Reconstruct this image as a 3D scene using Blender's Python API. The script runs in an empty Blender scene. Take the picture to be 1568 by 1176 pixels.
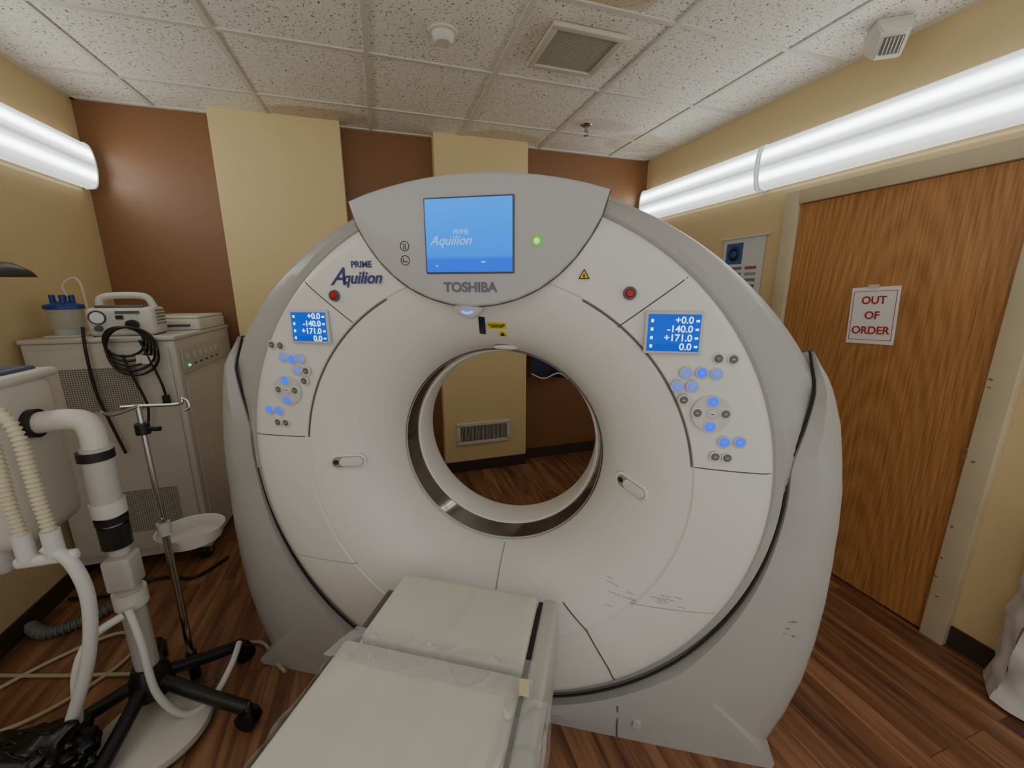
import bpy, bmesh, math, random
from mathutils import Vector, Matrix, noise
random.seed(3)
COL=bpy.context.scene.collection

# ---------------------------------------------------------------- helpers
def lin(c):
    return tuple(((v/255)/12.92 if v/255<=.04045 else ((v/255+.055)/1.055)**2.4) for v in c)
MATS={}
def mat(name,rgb,rough=.5,metal=0,emit=None,es=0,bump=0,bscale=200,var=0,vscale=3,trans=0,alpha=1,coat=0):
    if name in MATS: return MATS[name]
    m=bpy.data.materials.new(name); m.use_nodes=True
    nt=m.node_tree; b=nt.nodes['Principled BSDF']
    c=lin(rgb)
    b.inputs['Base Color'].default_value=(*c,1)
    b.inputs['Roughness'].default_value=rough
    b.inputs['Metallic'].default_value=metal
    b.inputs['Transmission Weight'].default_value=trans
    b.inputs['Alpha'].default_value=alpha
    b.inputs['Coat Weight'].default_value=coat
    if emit:
        b.inputs['Emission Color'].default_value=(*lin(emit),1); b.inputs['Emission Strength'].default_value=es
        m.cycles.emission_sampling='NONE'
    if bump or var:
        tc=nt.nodes.new('ShaderNodeTexCoord')
    if bump:
        n=nt.nodes.new('ShaderNodeTexNoise'); n.inputs['Scale'].default_value=bscale; n.inputs['Detail'].default_value=4
        nt.links.new(tc.outputs['Object'],n.inputs['Vector'])
        bp=nt.nodes.new('ShaderNodeBump'); bp.inputs['Strength'].default_value=bump; bp.inputs['Distance'].default_value=.01
        nt.links.new(n.outputs['Fac'],bp.inputs['Height']); nt.links.new(bp.outputs[0],b.inputs['Normal'])
    if var:
        n=nt.nodes.new('ShaderNodeTexNoise'); n.inputs['Scale'].default_value=vscale; n.inputs['Detail'].default_value=5
        nt.links.new(tc.outputs['Object'],n.inputs['Vector'])
        r=nt.nodes.new('ShaderNodeValToRGB'); r.color_ramp.elements[0].position=.3; r.color_ramp.elements[1].position=.7
        r.color_ramp.elements[0].color=(*[v*(1-var) for v in c],1); r.color_ramp.elements[1].color=(*[min(1,v*(1+var)) for v in c],1)
        nt.links.new(n.outputs['Fac'],r.inputs[0]); nt.links.new(r.outputs[0],b.inputs['Base Color'])
    MATS[name]=m; return m
def empty(name,loc=(0,0,0),rz=0):
    e=bpy.data.objects.new(name,None); e.empty_display_size=.1; e.location=loc; e.rotation_euler=(0,0,rz); COL.objects.link(e); return e
def obj(name,me,m=None,parent=None,loc=(0,0,0),rot=(0,0,0),smooth=None):
    o=bpy.data.objects.new(name,me); COL.objects.link(o)
    if m is not None and not me.materials: me.materials.append(m)
    o.location=loc; o.rotation_euler=rot
    if parent: o.parent=parent
    if smooth is not None:
        for p in me.polygons: p.use_smooth=True
        me.set_sharp_from_angle(angle=math.radians(smooth))
    return o
def box(name,c,s,m,parent=None,bev=0,rot=(0,0,0),seg=3):
    bm=bmesh.new(); bmesh.ops.create_cube(bm,size=1)
    bmesh.ops.scale(bm,vec=s,verts=bm.verts)
    if bev: bmesh.ops.bevel(bm,geom=bm.edges[:],offset=bev,segments=seg,profile=.5,affect='EDGES')
    me=bpy.data.meshes.new(name); bm.to_mesh(me); bm.free()
    return obj(name,me,m,parent,c,rot,smooth=40 if bev else None)
def box2(name,a,b,m,parent=None,bev=0,seg=3):
    c=[(a[i]+b[i])/2 for i in range(3)]; s=[abs(b[i]-a[i]) for i in range(3)]
    return box(name,c,s,m,parent,bev,seg=seg)
def tube(name,pts,r,m,parent=None,n=12,rad=None,smooth_path=True,closed=False,ridge=0):
    P=[Vector(p) for p in pts]
    if smooth_path and len(P)>2:
        Q=[];k=10
        for i in range(len(P)-1):
            p0=P[max(i-1,0)];p1=P[i];p2=P[i+1];p3=P[min(i+2,len(P)-1)]
            for j in range(k):
                t=j/k
                Q.append(.5*((2*p1)+(-p0+p2)*t+(2*p0-5*p1+4*p2-p3)*t*t+(-p0+3*p1-3*p2+p3)*t**3))
        Q.append(P[-1]); P=Q
    if ridge:
        L=[0]
        for i in range(1,len(P)): L.append(L[-1]+(P[i]-P[i-1]).length)
        tot=L[-1]; cnt=int(tot/ridge*4); Q=[];j=0
        for i in range(cnt+1):
            s=tot*i/cnt
            while j<len(L)-2 and L[j+1]<s: j+=1
            Q.append(P[j].lerp(P[j+1],(s-L[j])/max(1e-6,L[j+1]-L[j])))
        P=Q
    bm=bmesh.new(); rings=[]; up=None
    for i,p in enumerate(P):
        t=(P[min(i+1,len(P)-1)]-P[max(i-1,0)]).normalized()
        if up is None:
            up=Vector((0,0,1)) if abs(t.z)<.9 else Vector((1,0,0))
        a=t.cross(up).normalized(); up=a.cross(t).normalized()
        rr=rad[i] if rad else r
        if ridge: rr=r*(1.18 if i%4<2 else .86)
        rings.append([bm.verts.new(p+rr*(math.cos(2*math.pi*q/n)*a+math.sin(2*math.pi*q/n)*up)) for q in range(n)])
    for i in range(len(rings)-1):
        for q in range(n):
            bm.faces.new((rings[i][q],rings[i][(q+1)%n],rings[i+1][(q+1)%n],rings[i+1][q]))
    bm.faces.new(rings[0][::-1]); bm.faces.new(rings[-1])
    bmesh.ops.recalc_face_normals(bm,faces=bm.faces)
    me=bpy.data.meshes.new(name); bm.to_mesh(me); bm.free()
    return obj(name,me,m,parent,smooth=50)
def cyl(name,a,b,r,m,parent=None,n=24): return tube(name,[a,b],r,m,parent,n=n,smooth_path=False)
def lathe(name,prof,m,parent=None,c=(0,0),axis='Y',n=128,a0=0,a1=360,smooth=35,off=(0,0,0)):
    bm=bmesh.new(); full=abs(a1-a0)>=360; rings=[]
    cnt=n if full else n+1
    for r,d in prof:
        ring=[]
        for i in range(cnt):
            t=math.radians(a0+(a1-a0)*i/n)
            if axis=='Y': v=(c[0]+r*math.cos(t),d,c[1]+r*math.sin(t))
            else: v=(off[0]+r*math.cos(t),off[1]+r*math.sin(t),off[2]+d)
            ring.append(bm.verts.new(v))
        rings.append(ring)
    for i in range(len(rings)-1):
        for q in range(n):
            q2=(q+1)%cnt
            bm.faces.new((rings[i][q],rings[i][q2],rings[i+1][q2],rings[i+1][q]))
    bmesh.ops.remove_doubles(bm,verts=bm.verts,dist=1e-5)
    bmesh.ops.recalc_face_normals(bm,faces=bm.faces)
    me=bpy.data.meshes.new(name); bm.to_mesh(me); bm.free()
    return obj(name,me,m,parent,smooth=smooth)
def prism(name,poly,d0,d1,m,parent=None,bev=0):
    bm=bmesh.new()
    f=bm.faces.new([bm.verts.new((x,d0,z)) for x,z in poly])
    e=bmesh.ops.extrude_face_region(bm,geom=[f])
    vs=[v for v in e['geom'] if isinstance(v,bmesh.types.BMVert)]
    bmesh.ops.translate(bm,vec=(0,d1-d0,0),verts=vs)
    bmesh.ops.recalc_face_normals(bm,faces=bm.faces)
    if bev:
        ed=[x for x in bm.edges if all(abs(v.co.y-d0)<1e-6 for v in x.verts)]
        bmesh.ops.bevel(bm,geom=ed,offset=bev,segments=3,profile=.5,affect='EDGES')
    me=bpy.data.meshes.new(name); bm.to_mesh(me); bm.free()
    return obj(name,me,m,parent,smooth=35)
def text(name,s,size,m,parent=None,loc=(0,0,0),rot=(math.pi/2,0,0),align='CENTER',shear=0,ext=.0008,bold=0,sx=1,space=1):
    c=bpy.data.curves.new(name,'FONT'); c.body=s; c.size=size; c.align_x=align; c.align_y='CENTER'; c.shear=shear; c.extrude=ext; c.offset=bold; c.space_line=space
    o=bpy.data.objects.new(name,c); COL.objects.link(o); bpy.context.view_layer.update()
    me=bpy.data.meshes.new_from_object(o.evaluated_get(bpy.context.evaluated_depsgraph_get()))
    bpy.data.objects.remove(o)
    r=obj(name,me,None,parent,loc,rot); me.materials.clear(); me.materials.append(m); r.scale=(sx,1,1); return r

# ---------------------------------------------------------------- materials
cream=mat('cream_wall_paint',(218,196,150),.55,bump=.12,bscale=260)
cream2=mat('cream_pilaster_paint',(228,205,154),.55,bump=.12,bscale=260)
brown=mat('brown_wall_paint',(140,98,66),.38,bump=.15,bscale=260)
basem=mat('baseboard_vinyl',(66,54,48),.45)
trimm=mat('door_frame_paint',(202,188,158),.45,var=.06)
white=mat('gantry_white_plastic',(222,219,213),.36,bump=.02,bscale=500)
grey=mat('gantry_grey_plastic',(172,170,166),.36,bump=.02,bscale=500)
console_m=mat('console_grey_plastic',(184,182,182),.38)
seamm=mat('panel_gap_dark',(96,88,80),.7)
softseam=mat('panel_gap_soft',(165,160,150),.7)
black=mat('black_rubber',(22,22,24),.45)
gapm=mat('fender_gap_shadow',(42,40,38),.8)
blackp=mat('black_plastic',(30,30,32),.35)
dgrey=mat('dark_grey_plastic',(88,86,88),.4)
chrome=mat('chrome',(200,200,200),.18,metal=1)
offw=mat('offwhite_plastic',(212,208,198),.4)
cabm=mat('cabinet_enamel',(200,195,184),.4,var=.04,vscale=2)
blueglass=mat('bore_window_film',(118,112,108),.10,metal=.6,var=.55,vscale=4,coat=.5)  # tone variation paints lighter reflection patches into the dark band
padm=mat('vinyl_mattress',(206,203,190),.34,bump=.12,bscale=6)
txtblue=mat('print_blue',(52,58,120),.5)
red=mat('red_button',(190,20,30),.3)
yellow=mat('label_yellow',(225,200,40),.5)
screenw=mat('screen_text_glow',(220,240,255),.5,emit=(190,235,255),es=1.5)
screenw2=mat('screen_logo_glow',(150,190,240),.5,emit=(130,185,250),es=.8)
btn_blue=mat('button_blue_lit',(20,70,235),.5,emit=(0,80,255),es=1.1)
btn_light=mat('button_pale_lit',(120,145,235),.5,emit=(80,130,255),es=.4)
btn_grey=mat('button_grey',(105,103,106),.4)
btn_rim=mat('button_rim',(200,198,198),.35)
blacktxt=mat('print_black',(30,30,34),.5)

def screen_mat(name,top,bot,es,z0,z1):
    m=bpy.data.materials.new(name); m.use_nodes=True; nt=m.node_tree; b=nt.nodes['Principled BSDF']; m.cycles.emission_sampling='NONE'
    tc=nt.nodes.new('ShaderNodeTexCoord'); sp=nt.nodes.new('ShaderNodeSeparateXYZ'); nt.links.new(tc.outputs['Object'],sp.inputs[0])
    mr=nt.nodes.new('ShaderNodeMapRange'); mr.inputs[1].default_value=z0; mr.inputs[2].default_value=z1
    nt.links.new(sp.outputs['Z'],mr.inputs[0])
    r=nt.nodes.new('ShaderNodeValToRGB'); r.color_ramp.elements[0].color=(*lin(bot),1); r.color_ramp.elements[1].color=(*lin(top),1)
    e=r.color_ramp.elements.new(.16); e.color=(*lin(bot),1); e=r.color_ramp.elements.new(.22); e.color=(*lin([(a+b2)/2+6 for a,b2 in zip(top,bot)]),1)
    nt.links.new(mr.outputs[0],r.inputs[0]); nt.links.new(r.outputs[0],b.inputs['Emission Color'])
    b.inputs['Emission Strength'].default_value=es; b.inputs['Base Color'].default_value=(.0,.01,.04,1); b.inputs['Roughness'].default_value=.3; b.inputs['Specular IOR Level'].default_value=.15
    return m
scr=screen_mat('touch_screen_blue',(0,142,255),(0,90,228),1.4,-.1,.1)
scr2=screen_mat('status_display_blue',(0,82,210),(0,74,200),1.05,-.05,.05)

def ceiling_mat():
    m=bpy.data.materials.new('acoustic_ceiling_tile'); m.use_nodes=True; nt=m.node_tree; b=nt.nodes['Principled BSDF']; L=nt.links.new
    tc=nt.nodes.new('ShaderNodeTexCoord')
    n=nt.nodes.new('ShaderNodeTexNoise'); n.inputs['Scale'].default_value=95; n.inputs['Detail'].default_value=3; n.inputs['Roughness'].default_value=.6; n.inputs['Distortion'].default_value=.7
    L(tc.outputs['Object'],n.inputs['Vector'])
    r=nt.nodes.new('ShaderNodeValToRGB'); r.color_ramp.elements[0].position=.36; r.color_ramp.elements[0].color=(.15,.14,.12,1)
    r.color_ramp.elements[1].position=.412; r.color_ramp.elements[1].color=(*lin((240,235,225)),1)
    L(n.outputs['Fac'],r.inputs[0])
    prev=r.outputs[0]
    n2=nt.nodes.new('ShaderNodeTexNoise'); n2.inputs['Scale'].default_value=7; n2.inputs['Detail'].default_value=4
    L(tc.outputs['Object'],n2.inputs['Vector'])
    for (x,y,rx,ry,s) in [(-.3,3.32,.42,.16,.75),(.98,1.68,.25,.14,.9),(1.0,3.33,.36,.16,.6),(2.05,3.15,.35,.25,.6),(1.6,2.9,.3,.12,.4),(1.0,2.1,.34,.32,.3)]:
        mp=nt.nodes.new('ShaderNodeMapping'); mp.vector_type='TEXTURE'; mp.inputs['Location'].default_value=(x,y,0); mp.inputs['Scale'].default_value=(rx,ry,1)
        L(tc.outputs['Object'],mp.inputs[0])
        g=nt.nodes.new('ShaderNodeTexGradient'); g.gradient_type='SPHERICAL'; L(mp.outputs[0],g.inputs[0])
        ad=nt.nodes.new('ShaderNodeMath'); ad.operation='ADD'; L(g.outputs['Fac'],ad.inputs[0]); 
        mu=nt.nodes.new('ShaderNodeMath'); mu.operation='MULTIPLY'; mu.inputs[1].default_value=.5; L(n2.outputs['Fac'],mu.inputs[0]); L(mu.outputs[0],ad.inputs[1])
        rr=nt.nodes.new('ShaderNodeValToRGB'); rr.color_ramp.elements[0].position=.36; rr.color_ramp.elements[1].position=.58
        rr.color_ramp.elements[0].color=(0,0,0,1); rr.color_ramp.elements[1].color=(s*.7,)*3+(1,)
        L(ad.outputs[0],rr.inputs[0])
        mx=nt.nodes.new('ShaderNodeMixRGB'); mx.blend_type='MIX'; mx.inputs[2].default_value=(*lin((182,150,98)),1)
        L(rr.outputs[0],mx.inputs[0]); L(prev,mx.inputs[1]); prev=mx.outputs[0]
    L(prev,b.inputs['Base Color']); b.inputs['Roughness'].default_value=.9
    bp=nt.nodes.new('ShaderNodeBump'); bp.inputs['Strength'].default_value=.4; bp.inputs['Distance'].default_value=.003
    L(r.outputs[0],bp.inputs['Height']); L(bp.outputs[0],b.inputs['Normal'])
    return m
def floor_mat():
    m=bpy.data.materials.new('wood_vinyl_plank'); m.use_nodes=True; nt=m.node_tree; b=nt.nodes['Principled BSDF']; L=nt.links.new
    tc=nt.nodes.new('ShaderNodeTexCoord')
    mp=nt.nodes.new('ShaderNodeMapping'); mp.inputs['Rotation'].default_value=(0,0,math.pi/2); L(tc.outputs['Object'],mp.inputs[0])
    br=nt.nodes.new('ShaderNodeTexBrick'); br.inputs['Scale'].default_value=1; br.inputs['Brick Width'].default_value=1.1; br.inputs['Row Height'].default_value=.1
    br.inputs['Mortar Size'].default_value=.0010; br.inputs['Bias'].default_value=0; br.offset=.37
    br.inputs['Color1'].default_value=(0,0,0,1); br.inputs['Color2'].default_value=(1,1,1,1); br.inputs['Mortar'].default_value=(.1,.1,.1,1)
    L(mp.outputs[0],br.inputs[0])
    mp2=nt.nodes.new('ShaderNodeMapping'); mp2.inputs['Scale'].default_value=(24,1.8,1); L(tc.outputs['Object'],mp2.inputs[0])
    av=nt.nodes.new('ShaderNodeVectorMath'); av.operation='ADD'; L(mp2.outputs[0],av.inputs[0]); 
    sc=nt.nodes.new('ShaderNodeVectorMath'); sc.operation='SCALE'; sc.inputs['Scale'].default_value=7; L(br.outputs['Color'],sc.inputs[0]); L(sc.outputs[0],av.inputs[1])
    n=nt.nodes.new('ShaderNodeTexNoise'); n.inputs['Scale'].default_value=1; n.inputs['Detail'].default_value=6; n.inputs['Distortion'].default_value=.6; L(av.outputs[0],n.inputs[0])
    mix=nt.nodes.new('ShaderNodeMath'); mix.operation='MULTIPLY_ADD'; mix.inputs[1].default_value=.16; L(br.outputs['Color'],mix.inputs[0]); L(n.outputs['Fac'],mix.inputs[2])
    r=nt.nodes.new('ShaderNodeValToRGB'); e=r.color_ramp.elements; e[0].position=.34; e[0].color=(*lin((82,54,40)),1); e[1].position=.85; e[1].color=(*lin((172,126,90)),1)
    x=e.new(.55); x.color=(*lin((126,84,58)),1)
    L(mix.outputs[0],r.inputs[0])
    mm=nt.nodes.new('ShaderNodeMixRGB'); mm.inputs[2].default_value=(.03,.018,.012,1); L(br.outputs['Fac'],mm.inputs[0]); L(r.outputs[0],mm.inputs[1])
    L(mm.outputs[0],b.inputs['Base Color']); b.inputs['Roughness'].default_value=.38
    return m
def door_mat():
    m=bpy.data.materials.new('oak_veneer'); m.use_nodes=True; nt=m.node_tree; b=nt.nodes['Principled BSDF']; L=nt.links.new
    tc=nt.nodes.new('ShaderNodeTexCoord')
    mp=nt.nodes.new('ShaderNodeMapping'); mp.inputs['Scale'].default_value=(1,1,.10); mp.inputs['Location'].default_value=(0,.1,.35); L(tc.outputs['Object'],mp.inputs[0])
    w=nt.nodes.new('ShaderNodeTexWave'); w.wave_type='RINGS'; w.rings_direction='X'; w.inputs['Scale'].default_value=15; w.inputs['Distortion'].default_value=4; w.inputs['Detail'].default_value=3; w.inputs['Detail Scale'].default_value=1.4
    L(mp.outputs[0],w.inputs[0])
    mp2=nt.nodes.new('ShaderNodeMapping'); mp2.inputs['Scale'].default_value=(130,130,2.5); L(tc.outputs['Object'],mp2.inputs[0])
    n=nt.nodes.new('ShaderNodeTexNoise'); n.inputs['Scale'].default_value=1; n.inputs['Detail'].default_value=4; L(mp2.outputs[0],n.inputs[0])
    ma=nt.nodes.new('ShaderNodeMath'); ma.operation='MULTIPLY_ADD'; ma.inputs[1].default_value=.15; L(w.outputs['Fac'],ma.inputs[0]); L(n.outputs['Fac'],ma.inputs[2])
    r=nt.nodes.new('ShaderNodeValToRGB'); e=r.color_ramp.elements; e[0].position=.28; e[0].color=(*lin((150,100,54)),1); e[1].position=.80; e[1].color=(*lin((202,146,88)),1)
    L(ma.outputs[0],r.inputs[0]); L(r.outputs[0],b.inputs['Base Color']); b.inputs['Roughness'].default_value=.4
    return m
LENS=9.5
def lens_mat():
    m=bpy.data.materials.new('fluorescent_lens'); m.use_nodes=True; nt=m.node_tree; b=nt.nodes['Principled BSDF']; L=nt.links.new
    tc=nt.nodes.new('ShaderNodeTexCoord'); sp=nt.nodes.new('ShaderNodeSeparateXYZ'); L(tc.outputs['Object'],sp.inputs[0])
    mr=nt.nodes.new('ShaderNodeMapRange'); mr.inputs[1].default_value=-.13; mr.inputs[2].default_value=.13; L(sp.outputs['Z'],mr.inputs[0])
    r=nt.nodes.new('ShaderNodeValToRGB'); r.color_ramp.interpolation='EASE'
    e=r.color_ramp.elements; e[0].position=0; e[0].color=(.11,.11,.105,1); e[1].position=1; e[1].color=(.09,.09,.085,1)
    for p,v in [(.12,.16),(.27,1.0),(.40,.19),(.5,.075),(.60,.19),(.74,1.0),(.89,.14)]:
        x=e.new(p); x.color=(v*.93,v*1.0,v*.99,1)
    L(mr.outputs[0],r.inputs[0]); L(r.outputs[0],b.inputs['Emission Color']); b.inputs['Emission Strength'].default_value=LENS
    b.inputs['Base Color'].default_value=(.5,.5,.5,1); b.inputs['Roughness'].default_value=.4
    return m

# ---------------------------------------------------------------- room shell
XL,XR,YB,YF,ZC=-1.73,2.40,3.49,-.9,2.75
YCE=-.2
box2('floor',(XL-.1,YF-.1,-.1),(XR+.1,YB+.1,0),floor_mat())
c=box2('ceiling',(XL-.1,YCE,0),(XR+.1,YB+.1,.1),ceiling_mat()); c.location=((XL+XR)/2,(YCE+YB+.1)/2,ZC+.05)
off=Vector((c.location.x,c.location.y,0))
for v in c.data.vertices: v.co+=off
c.location=(0,0,ZC+.05)
box2('wall_back',(XL-.1,YB,0),(XR+.1,YB+.1,ZC),brown)
box2('wall_left',(XL-.1,YF,0),(XL,YB,ZC),cream)
box2('wall_right',(XR,YF,0),(XR+.1,YB,ZC),cream)
box2('wall_pilaster',(-.99,YB-.11,0),(-.20,YB,ZC),cream2)
box2('wall_pilaster.001',(.45,YB-.11,0),(1.20,YB,ZC),cream2)
box2('baseboard_back',(XL,YB-.012,0),(XR,YB,.10),basem)
for i,(a,b_) in enumerate([(-1.0,-.19),(.44,1.21)]):
    box2('baseboard_pilaster'+('' if i==0 else '.001'),(a,YB-.122,0),(b_,YB-.1,.10),basem)
box2('baseboard_left',(XL,YF,0),(XL+.012,YB,.10),basem)
box2('baseboard_right',(XR-.012,YF,0),(XR,.90,.10),basem)
box2('baseboard_right.001',(XR-.012,2.02,0),(XR,YB,.10),basem)
tb=mat('ceiling_grid_white',(214,210,200),.5)
g=empty('ceiling_grid',(0,0,0))
xs=[1.33+.66*k for k in range(-4,2)]; ys=[1.79+.65*k for k in range(-3,3)]
for i,x in enumerate(xs): box2('runner_%d'%i,(x-.012,YCE,ZC-.008),(x+.012,YB,ZC),tb,g)
for i,y in enumerate(ys): box2('cross_tee_%d'%i,(XL,y-.012,ZC-.007),(XR,y+.012,ZC),tb,g)
for i,(a,b_) in enumerate([((XL,YCE),(XL+.025,YB)),((XR-.025,YCE),(XR,YB)),((XL,YB-.025),(XR,YB))]):
    box2('edge_angle_%d'%i,(a[0],a[1],ZC-.009),(b_[0],b_[1],ZC),tb,g)

lens=lens_mat(); endm=mat('fixture_end_cap',(215,220,215),.4,emit=(220,230,225),es=.4)
def fixture(y0,y1,side):
    e=empty('fluorescent_wall_light',( (XR if side>0 else XL),(y0+y1)/2,2.35))
    L=(y1-y0)/2-.008; bm=bmesh.new(); prof=[]
    for i in range(17):
        t=math.pi*i/16
        prof.append((-side*(.018+.075*abs(math.sin(t))**.4),-.13*math.cos(t)))
    rows=[[bm.verts.new((px,y,pz)) for px,pz in prof] for y in (-L,L)]
    for i in range(16): bm.faces.new((rows[0][i],rows[0][i+1],rows[1][i+1],rows[1][i]))
    bmesh.ops.recalc_face_normals(bm,faces=bm.faces)
    me=bpy.data.meshes.new('lens'); bm.to_mesh(me); bm.free()
    obj('lens',me,lens,e,smooth=60)
    for k,y in enumerate((-L,L)):
        prism('end_cap_%d'%k,[(px*1.04,pz*1.04) for px,pz in prof],y-.006,y+.006,endm,e)
    box('back_plate',(-side*.01,0,0),(.018,2*L,.25),offw,e)
fixture(2.20,3.45,1); fixture(.95,2.19,1); fixture(2.17,3.42,-1); fixture(.9,2.15,-1)
fixture(-.35,.90,1); fixture(-.35,.88,-1)  # these and the second left fixture are unseen, added for even frontal light

v=empty('ceiling_vent',(.985,2.10,ZC))
for k,(cx,cy,sx,sy) in enumerate([(0,.165,.38,.035),(0,-.165,.38,.035),(.172,0,.035,.30),(-.172,0,.035,.30)]):
    box('rim_%d'%k,(cx,cy,-.014),(sx,sy,.022),mat('vent_frame',(205,198,180),.5),v,bev=.006)
box('grille_back',(0,0,-.006),(.32,.30,.006),mat('vent_grey',(150,142,126),.6),v)
for k in range(24): box('blade_%d'%k,(0,-.145+k*.0126,-.013),(.31,.004,.008),mat('vent_blade',(175,167,152),.5),v)
lathe('smoke_detector',[(0.001,-.045),(.035,-.045),(.048,-.03),(.052,-.012),(.065,-.008),(.066,0)],offw,None,axis='Z',n=32,off=(.35,2.16,ZC))
s=empty('fire_sprinkler',(1.48,2.93,ZC))
lathe('escutcheon',[(0.001,-.014),(.02,-.012),(.04,-.002),(.042,0)],chrome,s,axis='Z',n=24)
cyl('stem',(0,0,0),(0,0,-.045),.010,chrome,s); tube('frame',[(-.014,0,-.03),(-.014,0,-.055),(0,0,-.065),(.014,0,-.055),(.014,0,-.03)],.003,chrome,s,n=8)
cyl('deflector',(0,0,-.066),(0,0,-.069),.018,chrome,s)
ms=empty('motion_sensor',(2.22,1.50,ZC)); ms.rotation_euler=(0,0,math.radians(-35))
box('mount',(0,0,-.012),(.13,.10,.024),offw,ms,bev=.008)
def wedge(name,m,parent):
    bm=bmesh.new()
    P=[(-.07,-.06,-.02),(.07,-.06,-.02),(.07,.06,-.02),(-.07,.06,-.02),(-.05,-.075,-.07),(.05,-.075,-.07),(.05,-.02,-.15),(-.05,-.02,-.15),(.06,.05,-.10),(-.06,.05,-.10)]
    V=[bm.verts.new(p) for p in P]
    bmesh.ops.convex_hull(bm,input=V); bmesh.ops.bevel(bm,geom=bm.edges[:],offset=.005,segments=2,affect='EDGES')
    me=bpy.data.meshes.new(name); bm.to_mesh(me); bm.free(); return obj(name,me,m,parent,smooth=40)
wedge('housing',offw,ms)
box('lens_window',(0,-.052,-.112),(.072,.006,.062),mat('sensor_window',(105,105,100),.3),ms,rot=(math.radians(34),0,0))
for k in range(5): box('louver_%d'%k,(-.028+k*.014,-.056,-.114),(.003,.006,.058),offw,ms,rot=(math.radians(34),0,0))

wv=empty('wall_vent',(.80,YB-.11,.355))
for k,(cx,cz,sx,sz) in enumerate([(0,.085,.49,.03),(0,-.085,.49,.03),(-.23,0,.03,.16),(.23,0,.03,.16)]):
    box('rim_%d'%k,(cx,-.008,cz),(sx,.014,sz),offw,wv,bev=.003)
box('back',(0,-.002,0),(.44,.003,.15),mat('vent_dark',(70,66,60),.6),wv)
for k in range(34): box('fin_%d'%k,(-.21+k*.0128,-.008,0),(.004,.01,.14),offw,wv)

# ---------------------------------------------------------------- door
d=empty('door_1',(XR,1.445,0))
dl=box2('leaf',(-.022,-.473,.008),(-.004,.473,2.088),door_mat(),d)
dd=empty('trim_1',(XR,1.445,0))
for k,(y0,y1,z0,z1) in enumerate([(.475,.56,0,2.17),(-.56,-.475,0,2.17),(-.475,.475,2.09,2.17)]):
    box2('casing_%d'%k,(-.045,y0,z0),(0,y1,z1),trimm,dd,bev=.004)
chipm=mat('paint_chip',(140,118,90),.7)
for k in range(11):
    z=random.uniform(.15,1.25)
    box('chip_%d'%k,(-.046,-.49+random.uniform(-.015,.02),z),(.002,random.uniform(.004,.015),random.uniform(.002,.014)),chipm,dd,rot=(random.uniform(-1,1),0,0))
scm=mat('door_scratch',(225,195,150),.6)
for k in range(7): box('scratch_%d'%k,(-.0225,.12+random.uniform(-.1,.1),.78+random.uniform(-.09,.09)),(.001,random.uniform(.01,.035),.005),scm,d,rot=(random.uniform(-.6,.6),0,0))
RW=Matrix(((0,0,-1),(-1,0,0),(0,1,0))).to_euler()
sg=empty('paper_sign',(XR-.026,1.44,1.475)); sg.rotation_euler=(math.radians(-3),0,0)
box('paper',(0,0,0),(.002,.215,.285),mat('sign_paper',(236,236,236),.6),sg)
redt=mat('print_red',(185,50,50),.6)
text('lettering','OUT\nOF\nORDER',.054,redt,sg,(-.003,0,.0),RW,bold=.0008,space=1.4,sx=.97)
for k,(y,z,sy,sz) in enumerate([(0,.122,.19,.002),(0,-.122,.19,.002),(.095,0,.002,.245),(-.095,0,.002,.245)]):
    box('border_%d'%k,(-.002,y,z),(.001,sy,sz),redt,sg)
box('tape',(-.002,.01,.145),(.001,.05,.02),mat('tape',(210,205,180),.4),sg)
po=empty('wall_poster',(XR,2.31,1.72))
box('sheet',(-.006,0,0),(.004,.34,.46),mat('poster_paper',(210,212,214),.5),po)
box('rail',(-.012,0,.235),(.012,.40,.012),offw,po)
box('photo',(-.009,.07,.13),(.002,.14,.14),mat('poster_blue',(60,95,150),.5),po)
mr_=lathe('mask_ring',[(.02,-.011),(.035,-.018),(.05,-.011)],mat('poster_dark_blue',(25,35,80),.4),po,axis='Z',n=24); mr_.rotation_euler=(0,math.pi/2,0); mr_.location=(0,.07,.13)
for k in range(12):
    box('text_block_%d'%k,(-.009,-.08+.12*(k%2)*1.0,.03-.04*(k//2)),(.001,.09,.018),mat('poster_text%d'%(k%3),[(160,80,80),(110,120,150),(150,150,156)][k%3],.6),po)
def cloth(name,P,m,parent=None,res=(24,24),amp=.02,fs=6,seed=0,loc=(0,0,0),crease=0,smooth=180,edge=0):
    bm=bmesh.new(); V=[]
    a,b2,c2,d2=[Vector(p) for p in P]; nrm=(b2-a).cross(d2-a).normalized()
    for i in range(res[0]+1):
        row=[]
        for j in range(res[1]+1):
            u=i/res[0]; w=j/res[1]
            p=(a*(1-u)+b2*u)*(1-w)+(d2*(1-u)+c2*u)*w
            h=noise.noise(p*fs+Vector((seed,0,0)))+.3*noise.noise(p*fs*2.1)
            if crease: h+=crease*max(0,1-abs(noise.noise(p*fs*.9+Vector((0,seed,3))))*7)
            q=p+nrm*amp*h
            if edge:
                q+= (b2-a).normalized()*edge*noise.noise(Vector((w*5,seed,1)))+(d2-a).normalized()*edge*noise.noise(Vector((u*6,seed,2)))
            row.append(bm.verts.new(q))
        V.append(row)
    for i in range(res[0]):
        for j in range(res[1]): bm.faces.new((V[i][j],V[i+1][j],V[i+1][j+1],V[i][j+1]))
    me=bpy.data.meshes.new(name); bm.to_mesh(me); bm.free(); return obj(name,me,m,parent,loc,smooth=smooth)
sheetm=mat('white_sheet',(215,212,210),.5)
cu=empty('draped_sheet',(0,0,0))
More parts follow.
